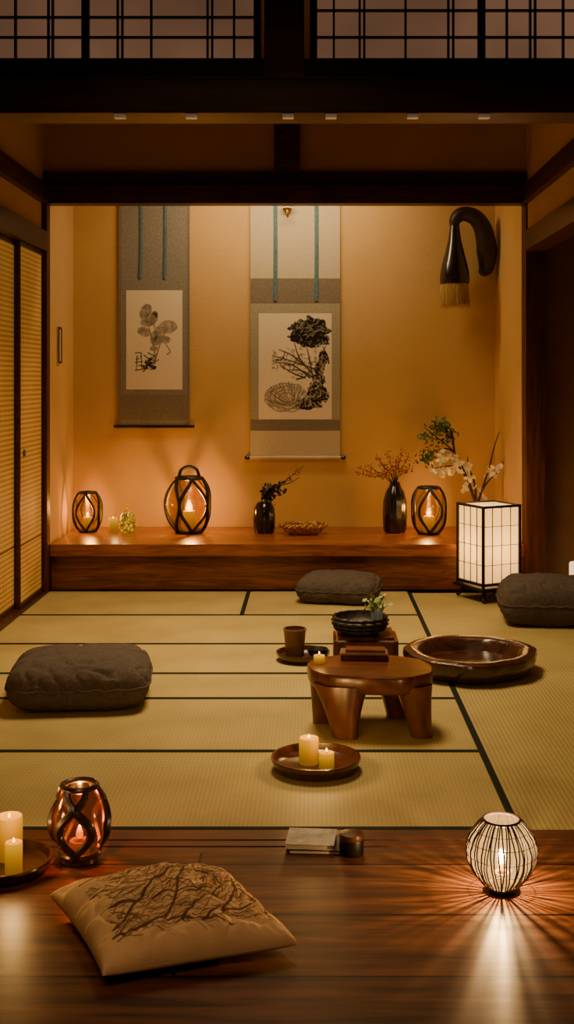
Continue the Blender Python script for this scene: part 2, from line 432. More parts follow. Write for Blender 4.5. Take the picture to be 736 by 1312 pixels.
struct(box('trim_8', -1.99, -1.86, YF, 8.21, -.05, .012, wood_dk, .002))
edges = [(7.58, 8.215, -1.905), (6.78, 7.60, -1.94), (5.86, 6.76, -1.905), (4.94, 5.84, -1.94), (4.0, 4.92, -1.905)]
for i, (a, b_, x) in enumerate(edges):
    d = bpy.data.objects.new('door_%d' % (i+1), None); C.objects.link(d); d.location = (x, (a+b_)/2, .014)
    d['kind'] = 'structure'
    w = (b_-a)/2; H = 2.384
    bm = bmesh.new()
    fr = .018
    bm_box(bm, -.014, .014, -w, -w+fr, 0, H); bm_box(bm, -.014, .014, w-fr, w, 0, H)
    bm_box(bm, -.014, .014, -w+fr, w-fr, 0, .03); bm_box(bm, -.014, .014, -w+fr, w-fr, H-.03, H)
    bm_box(bm, -.012, .013, -w+fr, w-fr, .40, .406)
    finish(bm, 'door_frame', wood_dk, parent=d, smooth=False)
    bm = bmesh.new(); bm_box(bm, -.006, .008, -w+fr, w-fr, .03, H-.03)
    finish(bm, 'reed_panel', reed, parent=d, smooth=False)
    bm = bmesh.new(); bm_lathe(bm, [(0, 0), (.022, 0), (.026, .004), (.022, .007), (0, .004)], 20)
    bmesh.ops.rotate(bm, verts=bm.verts, matrix=Matrix.Rotation(pi/2, 3, 'Y'))
    finish(bm, 'door_pull', black_iron, (.009, -w+.12, 1.0), d)
struct(box('wall_right', XR, 1.62, YF, 8.3, 2.54, ZT, plaster))
struct(box('trim_9', 1.475, 1.52, YF, 8.198, 2.734, 2.861, wood_dk, .003))
struct(box('trim_10', 1.49, 1.64, YF, 8.235, 2.40, 2.538, sill_wood, .003))
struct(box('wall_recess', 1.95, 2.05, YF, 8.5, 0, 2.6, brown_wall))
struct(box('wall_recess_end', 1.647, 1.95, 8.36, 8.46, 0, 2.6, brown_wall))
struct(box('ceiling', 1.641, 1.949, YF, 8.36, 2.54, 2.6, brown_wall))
struct(box('trim_11', -2.3, 2.1, 3.72, 3.88, 2.346, 2.455, wood_dk, .006))
struct(box('trim_12', -2.3, 2.1, 3.75, 3.86, 2.459, 2.475, wood_dk, .002))
struct(box('trim_13', -2.3, 2.1, 3.76, 3.85, 2.478, 2.53, wood_blk, .002))
struct(box('trim_14', -.152, -.025, 3.72, 3.748, 2.457, 3.0, wood_dk, .004))
struct(box('trim_15', -2.3, 2.1, 3.75, 3.86, 2.95, 3.05, wood_dk, .004))
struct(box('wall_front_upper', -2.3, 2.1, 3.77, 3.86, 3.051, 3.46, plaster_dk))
struct(box('trim_16', -2.3, -1.99, 3.76, 3.88, 0, 2.345, wood_post, .004))
struct(box('trim_17', 1.95, 2.1, 3.76, 3.88, 0, 2.345, wood_post, .004))
def window(i, x0, x1, thick, thin, hz):
    w = bpy.data.objects.new('window_%d' % i, None); C.objects.link(w); w.location = (0, 3.8, 2.532); w['kind'] = 'structure'
    H = .415
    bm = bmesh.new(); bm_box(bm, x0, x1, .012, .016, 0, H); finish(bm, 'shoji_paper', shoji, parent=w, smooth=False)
    bm = bmesh.new()
    for x in thick: bm_box(bm, x-.012, x+.012, -.012, .010, 0, H)
    for x in thin: bm_box(bm, x-.0034, x+.0034, -.006, .010, .0, H)
    for z in hz: bm_box(bm, x0, x1, -.005, .009, z-.0032, z+.0032)
    bm_box(bm, x0, x1, -.010, .0095, 0, .008)
    finish(bm, 'lattice', wood_blk, parent=w, smooth=False)
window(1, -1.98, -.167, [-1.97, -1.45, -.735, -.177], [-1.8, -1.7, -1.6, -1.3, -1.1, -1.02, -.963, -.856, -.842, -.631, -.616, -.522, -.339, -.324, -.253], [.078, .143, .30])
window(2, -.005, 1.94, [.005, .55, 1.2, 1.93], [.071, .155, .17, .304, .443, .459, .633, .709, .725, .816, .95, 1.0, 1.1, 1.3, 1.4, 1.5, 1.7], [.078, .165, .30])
for x in (-.613, -.385, -.076, .061, .322, .55):
    tag(box('lintel_clip', x-.018, x+.018, 3.722, 3.75, 2.332, 2.3455, pale, .003), 'small pale plastic clip fixed under the dark lintel', 'clip', 'clips under the lintel')
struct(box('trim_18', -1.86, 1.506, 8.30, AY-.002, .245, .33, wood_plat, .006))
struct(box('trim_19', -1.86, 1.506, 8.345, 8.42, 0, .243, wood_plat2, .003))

# ---------------------------------------------------------------- tatami
def tatami(x0, x1, y0, y1, along_x, borders, label):
    r = empty('tatami_mat', label, 'tatami mat', ((x0+x1)/2, (y0+y1)/2, -.05), group='tatami mats on the floor')
    w = (x1-x0)/2; d = (y1-y0)/2
    bm = bmesh.new(); bm_box(bm, -w+.001, w-.001, -d+.001, d-.001, 0, .047)
    finish(bm, 'rush_surface', tat_x if along_x else tat_y, parent=r, smooth=False)
    bm = bmesh.new(); e = .027
    if 'f' in borders: bm_box(bm, -w+.001, w-.001, -d+.001, -d+e, .0475, .05)
    if 'l' in borders: bm_box(bm, -w+.001, -w+e, -d+.001, d-.001, .0475, .05)
    if 'r' in borders: bm_box(bm, w-e, w-.001, -d+.001, d-.001, .0475, .05)
    finish(bm, 'border', tat_edge, parent=r, smooth=False)
SX = .673
ys = [3.90, 4.717, 5.501, 5.968, 6.637, 7.45]
for a, b_ in zip(ys, ys[1:]):
    tatami(XL+.04, SX, a, b_, True, 'f', 'woven straw tatami mat with dark green cloth border')
tatami(XL+.04, -.435, 7.45, 8.30, True, 'fr', 'woven straw tatami mat against the alcove platform')
tatami(-.435, SX, 7.45, 8.30, True, 'f', 'woven straw tatami mat against the alcove platform')
tatami(SX, 1.945, 3.90, 8.235, False, 'l', 'long pale tatami mat running toward the alcove post')

# ---------------------------------------------------------------- ink canvas (vertex-painted art)
class Canvas:
    """art space: x right, y down, in arbitrary units; K cells per unit"""
    def __init__(s, w, h, K):
        s.w, s.h, s.K = w, h, K; s.nx, s.ny = int(w*K), int(h*K)
        s.v = [[0.]*(s.ny+1) for _ in range(s.nx+1)]
    def dab(s, x, y, r, val, soft=.5):
        K = s.K; R = (r+soft)*K; ci, cj = x*K, y*K
        for i in range(max(0, int(ci-R)), min(s.nx, int(ci+R)+1)+1):
            for j in range(max(0, int(cj-R)), min(s.ny, int(cj+R)+1)+1):
                d = math.hypot(i-ci, j-cj)/K
                k = max(0, min(1, (r-d)/soft+.5))*val
                if k > s.v[i][j]: s.v[i][j] = k
    def line(s, pts, r0, r1, val, dry=0.):
        P = smooth_pts([(a, b, 0) for a, b in pts], 8); L_ = len(P)
        for i in range(L_-1):
            d = (P[i+1]-P[i]).length; n = max(1, int(d*s.K))
            for k in range(n):
                t = (i+k/n)/(L_-1); p = P[i].lerp(P[i+1], k/n)
                if dry and random.random() < dry: continue
                s.dab(p.x, p.y, r0+(r1-r0)*t, val)
    def wash(s, cx, cy, rx, ry, ang, v_in, v_edge, tex=.3, sc=.35, jag=.12):
        K = s.K; R = max(rx, ry)*1.4
        for i in range(max(0, int((cx-R)*K)), min(s.nx, int((cx+R)*K))+1):
            for j in range(max(0, int((cy-R)*K)), min(s.ny, int((cy+R)*K))+1):
                x, y = i/K-cx, j/K-cy
                u = (x*math.cos(ang)+y*math.sin(ang))/rx; w = (-x*math.sin(ang)+y*math.cos(ang))/ry
                a = math.atan2(w, u); q = math.hypot(u, w)*(1+jag*noise.noise(Vector((math.cos(a)*2.2+cx, math.sin(a)*2.2+cy, 0))))
                if q > 1.05: continue
                base = v_in+(v_edge-v_in)*q**3
                t = noise.noise(Vector((i/K*sc+cx, j/K*sc, .5)))+.5*noise.noise(Vector((i/K*sc*2.7, j/K*sc*2.7, 3)))
                val = base*(1-tex+tex*(1+t*1.6))
                val *= max(0, min(1, (1.05-q)/.10))
                val = max(0, min(1, val))
                if val > s.v[i][j]: s.v[i][j] = val
    def erase(s, pts, r, val):
        K = s.K
        P = smooth_pts([(a, b, 0) for a, b in pts], 6)
        for p in P:
            R = (r+.4)*K
            for i in range(max(0, int(p.x*K-R)), min(s.nx, int(p.x*K+R)+1)+1):
                for j in range(max(0, int(p.y*K-R)), min(s.ny, int(p.y*K+R)+1)+1):
                    d = math.hypot(i-p.x*K, j-p.y*K)/K
                    if d < r: s.v[i][j] = min(s.v[i][j], val)
    def mesh(s, name, mat, parent, x0, x1, z0, z1, y):
        bm = bmesh.new(); lay = bm.verts.layers.float.new('print'); g = []
        for i in range(s.nx+1):
            col = []
            for j in range(s.ny+1):
                v = bm.verts.new((x0+(x1-x0)*i/s.nx, y, z1-(z1-z0)*j/s.ny)); v[lay] = s.v[i][j]; col.append(v)
            g.append(col)
        for i in range(s.nx):
            for j in range(s.ny): bm.faces.new((g[i][j], g[i][j+1], g[i+1][j+1], g[i+1][j]))
        return finish(bm, name, mat, parent=parent, smooth=False)

def plate(name, mat, parent, x0, x1, z0, z1, y, t=.0015):
    bm = bmesh.new(); bm_box(bm, x0, x1, y-t, y, z0, z1); return finish(bm, name, mat, parent=parent, smooth=False)

sa = empty('hanging_scroll', 'narrow grey brocade hanging scroll with ink flower painting', 'hanging scroll', (-1.2515, AY-.02, 1.128))
plate('mount', brocade_grey, sa, -.282, .282, 0, 2.0, 0)
plate('border_strip', brocade_mid, sa, -.282, -.262, 0, 2.0, -.002, .0008)
plate('border_strip', brocade_mid, sa, .262, .282, 0, 2.0, -.002, .0008)
plate('lower_band', brocade_mid, sa, -.262, .262, .05, .25, -.002, .0008)
ca = Canvas(72, 127, 1.9)
for (x, y, rx, ry, a, v) in [(25, 27, 7, 10, .5, .66), (28, 40, 10, 6.5, -.1, .58), (35, 35, 5, 9, .3, .72), (53, 47, 12, 8.5, -.1, .56), (38, 61, 7.5, 10, .2, .66), (23, 53, 9, 6, .35, .54), (49, 63, 7.5, 5, .1, .62), (35, 74, 5, 3.5, 0, .56), (43, 52, 4.5, 7, -.5, .5)]:
    ca.wash(x, y, rx, ry, a, v, v*.92, .30, .22, .12)
for p in ([(26, 34), (31, 56), (36, 74), (35, 92)], [(50, 54), (42, 72), (36, 94)], [(36, 44), (38, 58)], [(50, 68), (56, 78), (52, 82)], [(28, 44), (33, 62)]):
    ca.line(p, .6, 1.0, .7)
for p in ([(12, 80), (19, 80), (18, 86)], [(14, 84), (13, 103)], [(12, 92), (22, 91)], [(19, 80), (20, 102)], [(12, 102), (28, 100)], [(23, 83), (30, 90), (25, 98), (34, 102)],
          [(28, 80), (38, 86), (32, 94)], [(34, 94), (42, 88)], [(16, 96), (38, 97)], [(13, 88), (17, 87)], [(22, 104), (30, 92), (33, 84)], [(26, 94), (40, 80)]):
    ca.line(p, .8, .5, .92)
for x, y, r in ((28, 93, 4), (34, 98, 3.6), (24, 98, 3), (31, 88, 2.4)): ca.wash(x, y, r*1.3, r*.8, .4, .95, .95, .2, .6, .5)
ca.mesh('ink_painting', scroll_ink, sa, -.222, .224, .29, 1.078, -.004)
for x in (-.108, .085):
    bm = bmesh.new(); tube(bm, smooth_pts([(x, -.006, 1.95), (x+.004, -.006, 1.5), (x-.002, -.01, 1.17)]), .014, 6)
    bmesh.ops.scale(bm, vec=(1, .2, 1), verts=bm.verts)
    finish(bm, 'ribbon', ribbon, (0, -.006, 0), sa)
bm = bmesh.new(); tube(bm, [(-.32, 0, -.002), (.32, 0, -.002)], .012, 10)
finish(bm, 'roller_rod', black_gloss, (0, -.002, 0), sa)

sb = empty('hanging_scroll', 'wide cream and grey-green hanging scroll with ink plant painting', 'hanging scroll', (-.133, AY-.02, .88))
HB = 2.25
plate('mount', brocade_green, sb, -.355, .355, 0, HB, 0)
plate('cream_band', silk_cream, sb, -.355, .355, 1.42, HB, -.002, .0008)
plate('taupe_band', brocade_mid, sb, -.355, .355, 1.225, 1.42, -.002, .0008)
plate('taupe_band', brocade_mid, sb, -.355, .355, .215, .30, -.002, .0008)
plate('cream_band', silk_cream, sb, -.355, .355, .01, .213, -.002, .0008)
cb = Canvas(94, 135, 1.9)
cb.wash(60, 25, 20, 17, .3, .93, .99, .30, .42, .45)
cb.wash(72, 22, 18, 16, -.2, .93, .99, .35, .42, .45)
cb.wash(66, 32, 24, 11, .15, .90, .97, .40, .42, .35)
for _ in range(30):
    a = random.uniform(0, 2*pi); k = random.uniform(.8, 1.08); cb.wash(64+24*k*math.cos(a), 25+17*k*math.sin(a), random.uniform(1.4, 3.6), random.uniform(1., 2.4), a+random.uniform(-1, 1), .95, .9, .3, .5, .4)
for _ in range(24):
    a = random.uniform(0, 2*pi); q = random.uniform(.1, .85); x = 64+24*q*math.cos(a); y = 24+16*q*math.sin(a); b2 = random.uniform(-.9, .9)
    cb.erase([(x-2.4*math.cos(b2), y-2.4*math.sin(b2)), (x+.4, y-.5), (x+2.4*math.cos(b2), y+2.4*math.sin(b2))], .45, .65)
for (x, y, rx, ry, a) in ((83, 56, 6, 9, -.2), (78, 70, 7, 9, .2), (77, 84, 8, 10, .1), (74, 99, 12, 13, .3), (66, 114, 17, 8, -.15), (84, 104, 6, 9, 0)):
    cb.wash(x, y, rx, ry, a, .85, .97, .5, .45, .3)
for _ in range(40):
    x = random.gauss(75, 7); y = random.uniform(60, 118); b2 = random.uniform(0, pi)
    cb.erase([(x-3*math.cos(b2), y-3*math.sin(b2)), (x+.6, y), (x+3*math.cos(b2), y+3*math.sin(b2))], .45, .4)
for p in ([(18, 54), (40, 60), (64, 68), (80, 74)], [(86, 42), (78, 58), (74, 84)], [(46, 38), (52, 56), (68, 76)], [(26, 46), (42, 53), (58, 66)], [(20, 62), (44, 66), (66, 82)],
          [(62, 44), (66, 62), (70, 84)], [(82, 42), (88, 54), (90, 64)], [(36, 72), (56, 73), (70, 82)], [(34, 50), (30, 58), (22, 60)], [(50, 56), (46, 64), (38, 66)], [(66, 70), (60, 80), (48, 84)], [(28, 66), (44, 76), (60, 82)]):
    cb.line(p, .6, 1.2, .92)
for _ in range(200):
    x = random.uniform(18, 84); y = random.gauss(62, 9)
    if y < 44 or (x < 36 and (y > 72 or y < 48)): continue
    b2 = random.uniform(0, pi); l = random.uniform(.9, 2.2)
    cb.line([(x-l*math.cos(b2), y-l*math.sin(b2)), (x, y), (x+l*math.cos(b2), y+l*math.sin(b2))], .6, .4, random.uniform(.5, .95))
cb.wash(36, 107, 27, 17, 0, .22, .48, .6, .3, .12)
for k in range(30):
    a = pi*(-.2)+k*(pi*1.4)/29
    j1 = random.uniform(.88, 1.06)
    x0, y0 = 44, 118; x1 = 36+28*j1*math.cos(a); y1 = 106-19*j1*math.sin(a)
    cb.line([(x0+(x1-x0)*.1, y0+(y1-y0)*.1), ((x0+x1)/2+random.uniform(-2, 2), (y0+y1)/2), (x1, y1)], .4, .8, random.uniform(.55, .92), .15)
for rr in (1, .78, .55, .34):
    ph = random.uniform(0, 6)
    cb.line([(36+28*rr*math.cos(t*2*pi/24)*(1+.05*math.sin(3*t+ph)), 107+18*rr*math.sin(t*2*pi/24)*(1+.06*math.sin(2*t+ph))) for t in range(random.choice((20, 22, 25)))], .6, .6, .85, .12)
cb.mesh('ink_painting', scroll_ink, sb, -.29, .29, .302, 1.143, -.004)
for x in (-.158, .168):
    bm = bmesh.new(); tube(bm, smooth_pts([(x, -.006, 2.2), (x+.002, -.006, 1.7), (x-.001, -.01, 1.24)]), .016, 6)
    bmesh.ops.scale(bm, vec=(1, .2, 1), verts=bm.verts)
    finish(bm, 'ribbon', ribbon, (0, -.006, 0), sb)
bm = bmesh.new(); tube(bm, [(-.36, 0, 0), (.36, 0, 0)], .014, 12); finish(bm, 'roller_rod', ivory, (0, -.004, 0), sb)
for s in (-1, 1):
    bm = bmesh.new(); tube(bm, [(s*.361, 0, 0), (s*.375, 0, 0), (s*.40, 0, 0)], [.014, .018, .015], 12); finish(bm, 'rod_knob', black_gloss, (0, -.004, 0), sb)
hk = empty('scroll_hook', 'small brass scroll hook with wooden toggle', 'hook', (-.195, AY-.062, 2.80))
bm = bmesh.new(); tube(bm, [(-.035, 0, .05), (0, 0, .055), (.035, 0, .05)], .022, 12); finish(bm, 'toggle', brass, parent=hk)
bm = bmesh.new(); tube(bm, smooth_pts([(0, 0, .05), (0, -.012, .01), (.004, -.03, -.02), (.002, -.045, .0)]), .010, 8); finish(bm, 'hook', brass, (0, 0, 0), hk)

# ---------------------------------------------------------------- brush ornament
br = empty('calligraphy_brush', 'oversized black calligraphy brush hanging from curved dark hook', 'brush', (1.11, 9.1, 2.06))
prof = [(0, .70), (.030, .695), (.036, .65), (.040, .60), (.052, .52), (.074, .43), (.098, .34), (.112, .27), (.117, .21), (.112, .18), (0, .175)]
bm = bmesh.new(); bm_lathe(bm, prof, 28)
finish(bm, 'ferrule', black_gloss, (0, 0, 0), br)
lathe('bristle_core', [(0, .18), (.102, .18), (.109, .10), (.113, .02), (0, .01)], bristle_dk, (0, 0, 0), br, 40)
bm = bmesh.new()
for i in range(120):
    a = 2*pi*i/120+random.uniform(-.012, .012); r0 = .105; r1 = random.uniform(.115, .124)
    tube(bm, [(r0*math.cos(a), r0*math.sin(a), .183), ((r0+r1)/2*math.cos(a), (r0+r1)/2*math.sin(a), .09), (r1*math.cos(a+.02), r1*math.sin(a+.02), random.uniform(-.012, .010))], [.0026, .0024, .0014], 5)
o = finish(bm, 'bristles', bristle, (0, 0, 0), br); o['kind'] = 'stuff'
P_ = smooth_pts([(0, 0, .62), (.005, 0, .68), (.06, 0, .725), (.15, .005, .705), (.215, .02, .63), (.25, .04, .51), (.262, .07, .40), (.262, .10, .32), (.255, .198, .30)], 6)
bm = bmesh.new(); nP = len(P_)
def hr(i):
    t = i/(nP-1)
    if t < .18: return .034+.10*t
    if t < .70: return .052+.058*(t-.18)
    return .082-.13*(t-.70)
tube(bm, P_, [hr(i) for i in range(nP)], 16)
finish(bm, 'curved_hook', hook_m, (0, 0, 0), br)
hdl = tag(box('wall_plate', -1.897, -1.885, 8.70, 8.80, 1.62, 1.89, ivory, .003), 'slim pale wall plate with dark frame on plaster', 'wall plate')
bm = bmesh.new()
bm_box(bm, .0062, .012, -.05, -.038, 0, .27); bm_box(bm, .0062, .012, .038, .05, 0, .27)
bm_box(bm, .0062, .012, -.038, .038, 0, .012); bm_box(bm, .0062, .012, -.038, .038, .258, .27)
finish(bm, 'dark_frame', black_iron, (0, 0, 0), hdl, smooth=False)

# ---------------------------------------------------------------- cage lanterns
def cage(name, loc, R, H, n, label, handle=False, power=3, rr=.008, candle_r=.03, candle_h=.13):
    r = empty(name, label, 'lantern', loc)
    def prof(t): return R*(.28+.72*math.sin(pi*(.08+.83*t))**.8)
    bm = bmesh.new()
    tube(bm, ring_pts(prof(0), rr*1.1, 28), rr*1.1, 8, True)
    tube(bm, ring_pts(prof(1)*.98, H-rr, 28), rr*1.2, 8, True)
    tube(bm, ring_pts(prof(1)*.6, H-rr*.5, 24), rr*.9, 8, True)
    for k in range(n):
        a0 = 2*pi*k/n
        for s in (-1, 1):
            pts = []
            for i in range(17):
                t = i/16; q = prof(t)
                a = a0+s*(.62*math.sin(pi*t))
                pts.append((q*math.cos(a), q*math.sin(a), rr+t*(H-2*rr)))
            tube(bm, pts, rr*random.uniform(.95, 1.3), 6)
    finish(bm, 'cage_frame', black_iron, parent=r)
    lathe('base_plate', [(0, 0), (prof(0)*.98, 0), (prof(0)*.98, rr*1.5), (0, rr*1.5)], black_iron, (0, 0, 0), r, 28)
    lathe('glass_globe', [(prof(i/10)*.86, rr*1.8+(H*.9)*i/10) for i in range(11)], glass, (0, 0, 0), r, 28)
    if handle:
        bm = bmesh.new(); q = prof(1)*.8
        tube(bm, smooth_pts([(-q, 0, H-rr), (-q*.75, 0, H+.05), (0, 0, H+.075), (q*.75, 0, H+.05), (q, 0, H-rr)]), rr*1.1, 8)
        finish(bm, 'handle', black_iron, parent=r)
    c = bpy.data.objects.new('candle', None); C.objects.link(c); c.parent = r; c.location = (0, 0, rr*1.6)
    candle_parts(c, candle_r, candle_h, wax_lamp, 1.5)
    point((loc[0], loc[1], loc[2]+rr*1.6+candle_h+.065), power, r=.035)
    return r
PZ = .33
cage('cage_lantern', (-1.722, 8.98, PZ), .119, .31, 4, 'small round black wire lantern with lit candle', power=7, rr=.0085, candle_r=.036, candle_h=.10)
cage('cage_lantern', (-.937, 8.92, PZ), .182, .43, 5, 'large black lattice lantern with top handle, lit candle', True, 18, .0115, .047, .15)
cage('cage_lantern', (.885, 8.86, PZ), .145, .36, 4, 'rounded black lattice lantern with lit candle beside vase', power=9, rr=.0095, candle_r=.044, candle_h=.12)
candle((-1.53, 9.0, PZ), .034, .105, 'small plain yellow pillar candle, lit, on wooden platform', .6, wax_lamp)
v = empty('votive_holder', 'egg-shaped green and amber mosaic glass votive, glowing', 'candle holder', (-1.416, 8.97, PZ))
lathe('mosaic_shell', [(0, 0), (.045, 0), (.062, .03), (.068, .075), (.055, .125), (.034, .155), (.030, .165), (.024, .165)], jade_glow, (0, 0, 0), v, 28)
lathe('bright_lid', [(.026, .150), (.024, .172), (.012, .185), (0, .19)], wax_lamp, (0, 0, 0), v, 20)
point((-1.416, 8.74, PZ+.18), .25)

# ---------------------------------------------------------------- foliage helpers
def leaf(bm, c, size, ratio=.45):
    d = Vector((random.gauss(0, 1), random.gauss(0, 1), random.gauss(0, 1))).normalized()
    u = d.orthogonal().normalized(); w = d.cross(u)
    pts = [d*size, d*size*.3+u*size*ratio+w*size*.1, -d*size*.6+u*size*ratio*.7, -d*size, -d*size*.6-u*size*ratio*.7, d*size*.3-u*size*ratio+w*size*.1]
    bm.faces.new([bm.verts.new(Vector(c)+p) for p in pts])
def ball(bm, c, r): 
    m = Matrix.Translation(Vector(c)); bmesh.ops.create_icosphere(bm, subdivisions=1, radius=r, matrix=m)
def blossom(bm, c, r):
    d = Vector((random.gauss(0, .6), -1, random.gauss(0, .6))).normalized(); u = d.orthogonal().normalized(); w = d.cross(u)
    for k in range(5):
        a = 2*pi*k/5; e = u*math.cos(a)+w*math.sin(a); f = d.cross(e)
        bm.faces.new([bm.verts.new(Vector(c)+p) for p in (Vector((0, 0, 0)), e*r*.6+f*r*.5+d*r*.1, e*r*1.1+d*r*.35, e*r*.6-f*r*.5+d*r*.1)])

def PX(px, py, Z): return Vector(((px-400)*Z/1500, 0, 1.5-(py-486)*Z/1500))
v = empty('flower_vase', 'small black angular vase holding dried dark blooms', 'vase', (-.365, 8.92, PZ))
bm = bmesh.new(); bm_lathe(bm, [(0, 0), (.068, 0), (.078, .03), (.081, .12), (.075, .19), (.056, .225), (.048, .235), (.038, .23), (.03, .17), (0, .16)], 28, wob=lambda a: 1+.06*math.cos(2*a))
finish(bm, 'vase_body', black_gloss, parent=v)
bm = bmesh.new()
for pts in ([(0, 0, .17), (.01, 0, .29), (.06, -.01, .35)], [(0, 0, .17), (.04, -.02, .31), (.16, -.03, .40), (.24, -.02, .46), (.30, -.02, .51)],
            [(0, 0, .17), (.05, 0, .28), (.09, 0, .33)], [(.10, -.02, .36), (.2, -.03, .385), (.27, -.03, .43)], [(0, 0, .17), (-.02, .0, .28), (-.005, 0, .32)]):
    tube(bm, smooth_pts(pts, 4), [.005, .002], 5)
finish(bm, 'twigs', bark, parent=v)
bm = bmesh.new()
for _ in range(80): leaf(bm, (random.gauss(.05, .036), random.gauss(-.01, .02), random.gauss(.30, .038)), random.uniform(.016, .034), .6)
o = finish(bm, 'dark_blooms', black_rough, parent=v, smooth=False); o['kind'] = 'stuff'
bm = bmesh.new()
for _ in range(40):
    t = random.random(); leaf(bm, (.14+.16*t+random.gauss(0, .012), -.02, .385+.115*t+random.gauss(0, .012)), .011)
finish(bm, 'dry_petals', petal_dry, parent=v, smooth=False)

b = empty('woven_basket', 'shallow golden woven basket with braided rim', 'basket', (-.066, 8.86, PZ))
bm = bmesh.new(); bm_lathe(bm, [(0, 0), (.10, 0), (.14, .02), (.172, .06), (.168, .065), (.13, .03), (0, .015)], 48, sy=.75, wob=lambda a: 1+.012*math.sin(24*a)); finish(bm, 'basket_bowl', basket_m, parent=b)
bm = bmesh.new()
for ph in (0, pi):
    tube(bm, [((.175+.007*math.cos(12*a+ph))*math.cos(a), (.175*.75+.007*math.cos(12*a+ph))*math.sin(a), .068+.008*math.sin(12*a+ph)) for a in [2*pi*i/144 for i in range(144)]], .0085, 5, True)
finish(bm, 'braided_rim', basket_m, parent=b)
bm = bmesh.new()
for _ in range(34): ball(bm, (random.gauss(0, .06), random.gauss(0, .04), .045+random.random()*.035), random.uniform(.012, .02))
o = finish(bm, 'dried_seed_filling', basket_m, parent=b); o['kind'] = 'stuff'

v = empty('flower_vase', 'tall ribbed black vase with sprays of red berries', 'vase', (.635, 8.95, PZ))
bm = bmesh.new(); bm_lathe(bm, [(0, 0), (.072, 0), (.086, .02), (.092, .12), (.088, .24), (.070, .31), (.046, .35), (.040, .365), (.036, .385), (.030, .38), (.028, .3), (0, .28)], 60, wob=lambda a: 1+.025*math.cos(12*a))
finish(bm, 'vase_body', black_gloss, parent=v)
bm = bmesh.new(); tips = []
for tx, tz in ((-.30, .46), (-.22, .52), (-.14, .58), (-.05, .60), (.05, .62), (.10, .57), (-.26, .49), (.12, .51), (-.10, .53), (.0, .56)):
    y = random.uniform(-.05, .05)
    P_ = smooth_pts([(0, 0, .34), (tx*.25, y*.3, .40+.3*(tz-.4)), (tx*.6, y, .38+.6*(tz-.38)), (tx, y, tz)], 5)
    tube(bm, P_, [.004, .0015], 5); tips.append(P_)
finish(bm, 'branches', bark, parent=v)
bm = bmesh.new()
for P_ in tips:
    for p in P_[6:]:
        for _ in range(3): leaf(bm, p+Vector((random.gauss(0, .017), random.gauss(0, .014), random.gauss(0, .014))), random.uniform(.007, .012), .6)
        if random.random() < .6: ball(bm, p+Vector((random.gauss(0, .014), random.gauss(0, .014), random.gauss(0, .012))), random.uniform(.004, .007))
o = finish(bm, 'berries', berry, parent=v, smooth=False); o['kind'] = 'stuff'

v = empty('flower_arrangement', 'blossom and leaf branches in low dark vase behind lantern', 'flower arrangement', (1.27, 8.96, PZ))
lathe('vase_body', [(0, 0), (.07, 0), (.095, .05), (.09, .12), (.06, .16), (.055, .17), (.045, .16), (0, .1)], black_gloss, parent=v)
def L_(px, py, y=0): p = PX(px, py, 8.93); return (p.x-1.27, y, p.z-PZ)
bm = bmesh.new(); 
br_main = [[L_(612, 652), L_(606, 630), L_(596, 605), L_(583, 580), L_(560, 560), L_(545, 548)],
           [L_(612, 652), L_(618, 630), L_(628, 600), L_(634, 575), L_(641, 553)],
           [L_(612, 652), L_(603, 625), L_(590, 600), L_(570, 598), L_(556, 602)],
           [L_(612, 652), L_(609, 620), L_(602, 600), L_(600, 585)], [L_(618, 630), L_(626, 618), L_(638, 606)],
           [L_(583, 580), L_(572, 575), L_(552, 580)], [L_(583, 580), L_(580, 555), L_(572, 545)]]
for P_ in br_main:
    tube(bm, smooth_pts(P_, 5), [.010, .003], 6)
finish(bm, 'branches', bark, parent=v)
bm = bmesh.new()
for _ in range(240):
    cx, cy = random.choice([(546, 560), (560, 550), (567, 543), (550, 582), (575, 554), (546, 590), (571, 564)])
    leaf(bm, L_(cx+random.gauss(0, 5.5), cy+random.gauss(0, 4.5), random.gauss(0, .03)), random.uniform(.014, .028), .45)
o = finish(bm, 'green_leaves', leaf_g, parent=v, smooth=False)
bm = bmesh.new()
for cx, cy, n in ((563, 602, 14), (573, 583, 10), (592, 596, 14), (600, 604, 12), (630, 610, 12), (636, 604, 9), (584, 600, 12), (600, 622, 8), (622, 634, 8), (572, 605, 10), (602, 612, 9), (578, 590, 7)):
    for _ in range(n): blossom(bm, L_(cx+random.gauss(0, 5.5), cy+random.gauss(0, 4.5), random.gauss(0, .03)), random.uniform(.015, .025))
finish(bm, 'white_blossoms', petal, parent=v, smooth=False)

# ---------------------------------------------------------------- paper floor lantern
fl = empty('paper_lantern', 'square white paper lantern with black grid on low stand', 'lantern', (1.212, 8.03, 0), math.radians(27))
w = .15; z0, z1 = .12, .65
bm = bmesh.new()
q = w-.006
for s in (-1, 1):
    bm_box(bm, s*q-.0005, s*q+.0005, -q, q, z0+.01, z1-.01)
    bm_box(bm, -q, q, s*q-.0005, s*q+.0005, z0+.01, z1-.01)
finish(bm, 'paper_shade', paper_lamp, parent=fl, smooth=False)
bm = bmesh.new()
for sx in (-1, 1):
    for sy in (-1, 1):
        bm_box(bm, sx*w-.008, sx*w+.008, sy*w-.008, sy*w+.008, z0-.02, z1)
for z in (z0, z1-.008):
    for s in (-1, 1):
        bm_box(bm, -w, w, s*w-.006, s*w+.006, z-.009, z+.008); bm_box(bm, s*w-.006, s*w+.006, -w, w, z-.009, z+.008)
for z in (z0+.13, z0+.26, z0+.39):
    for s in (-1, 1):
        bm_box(bm, -w, w, s*w-.003, s*w+.002, z-.0018, z+.0018); bm_box(bm, s*w-.003, s*w+.002, -w, w, z-.0018, z+.0018)
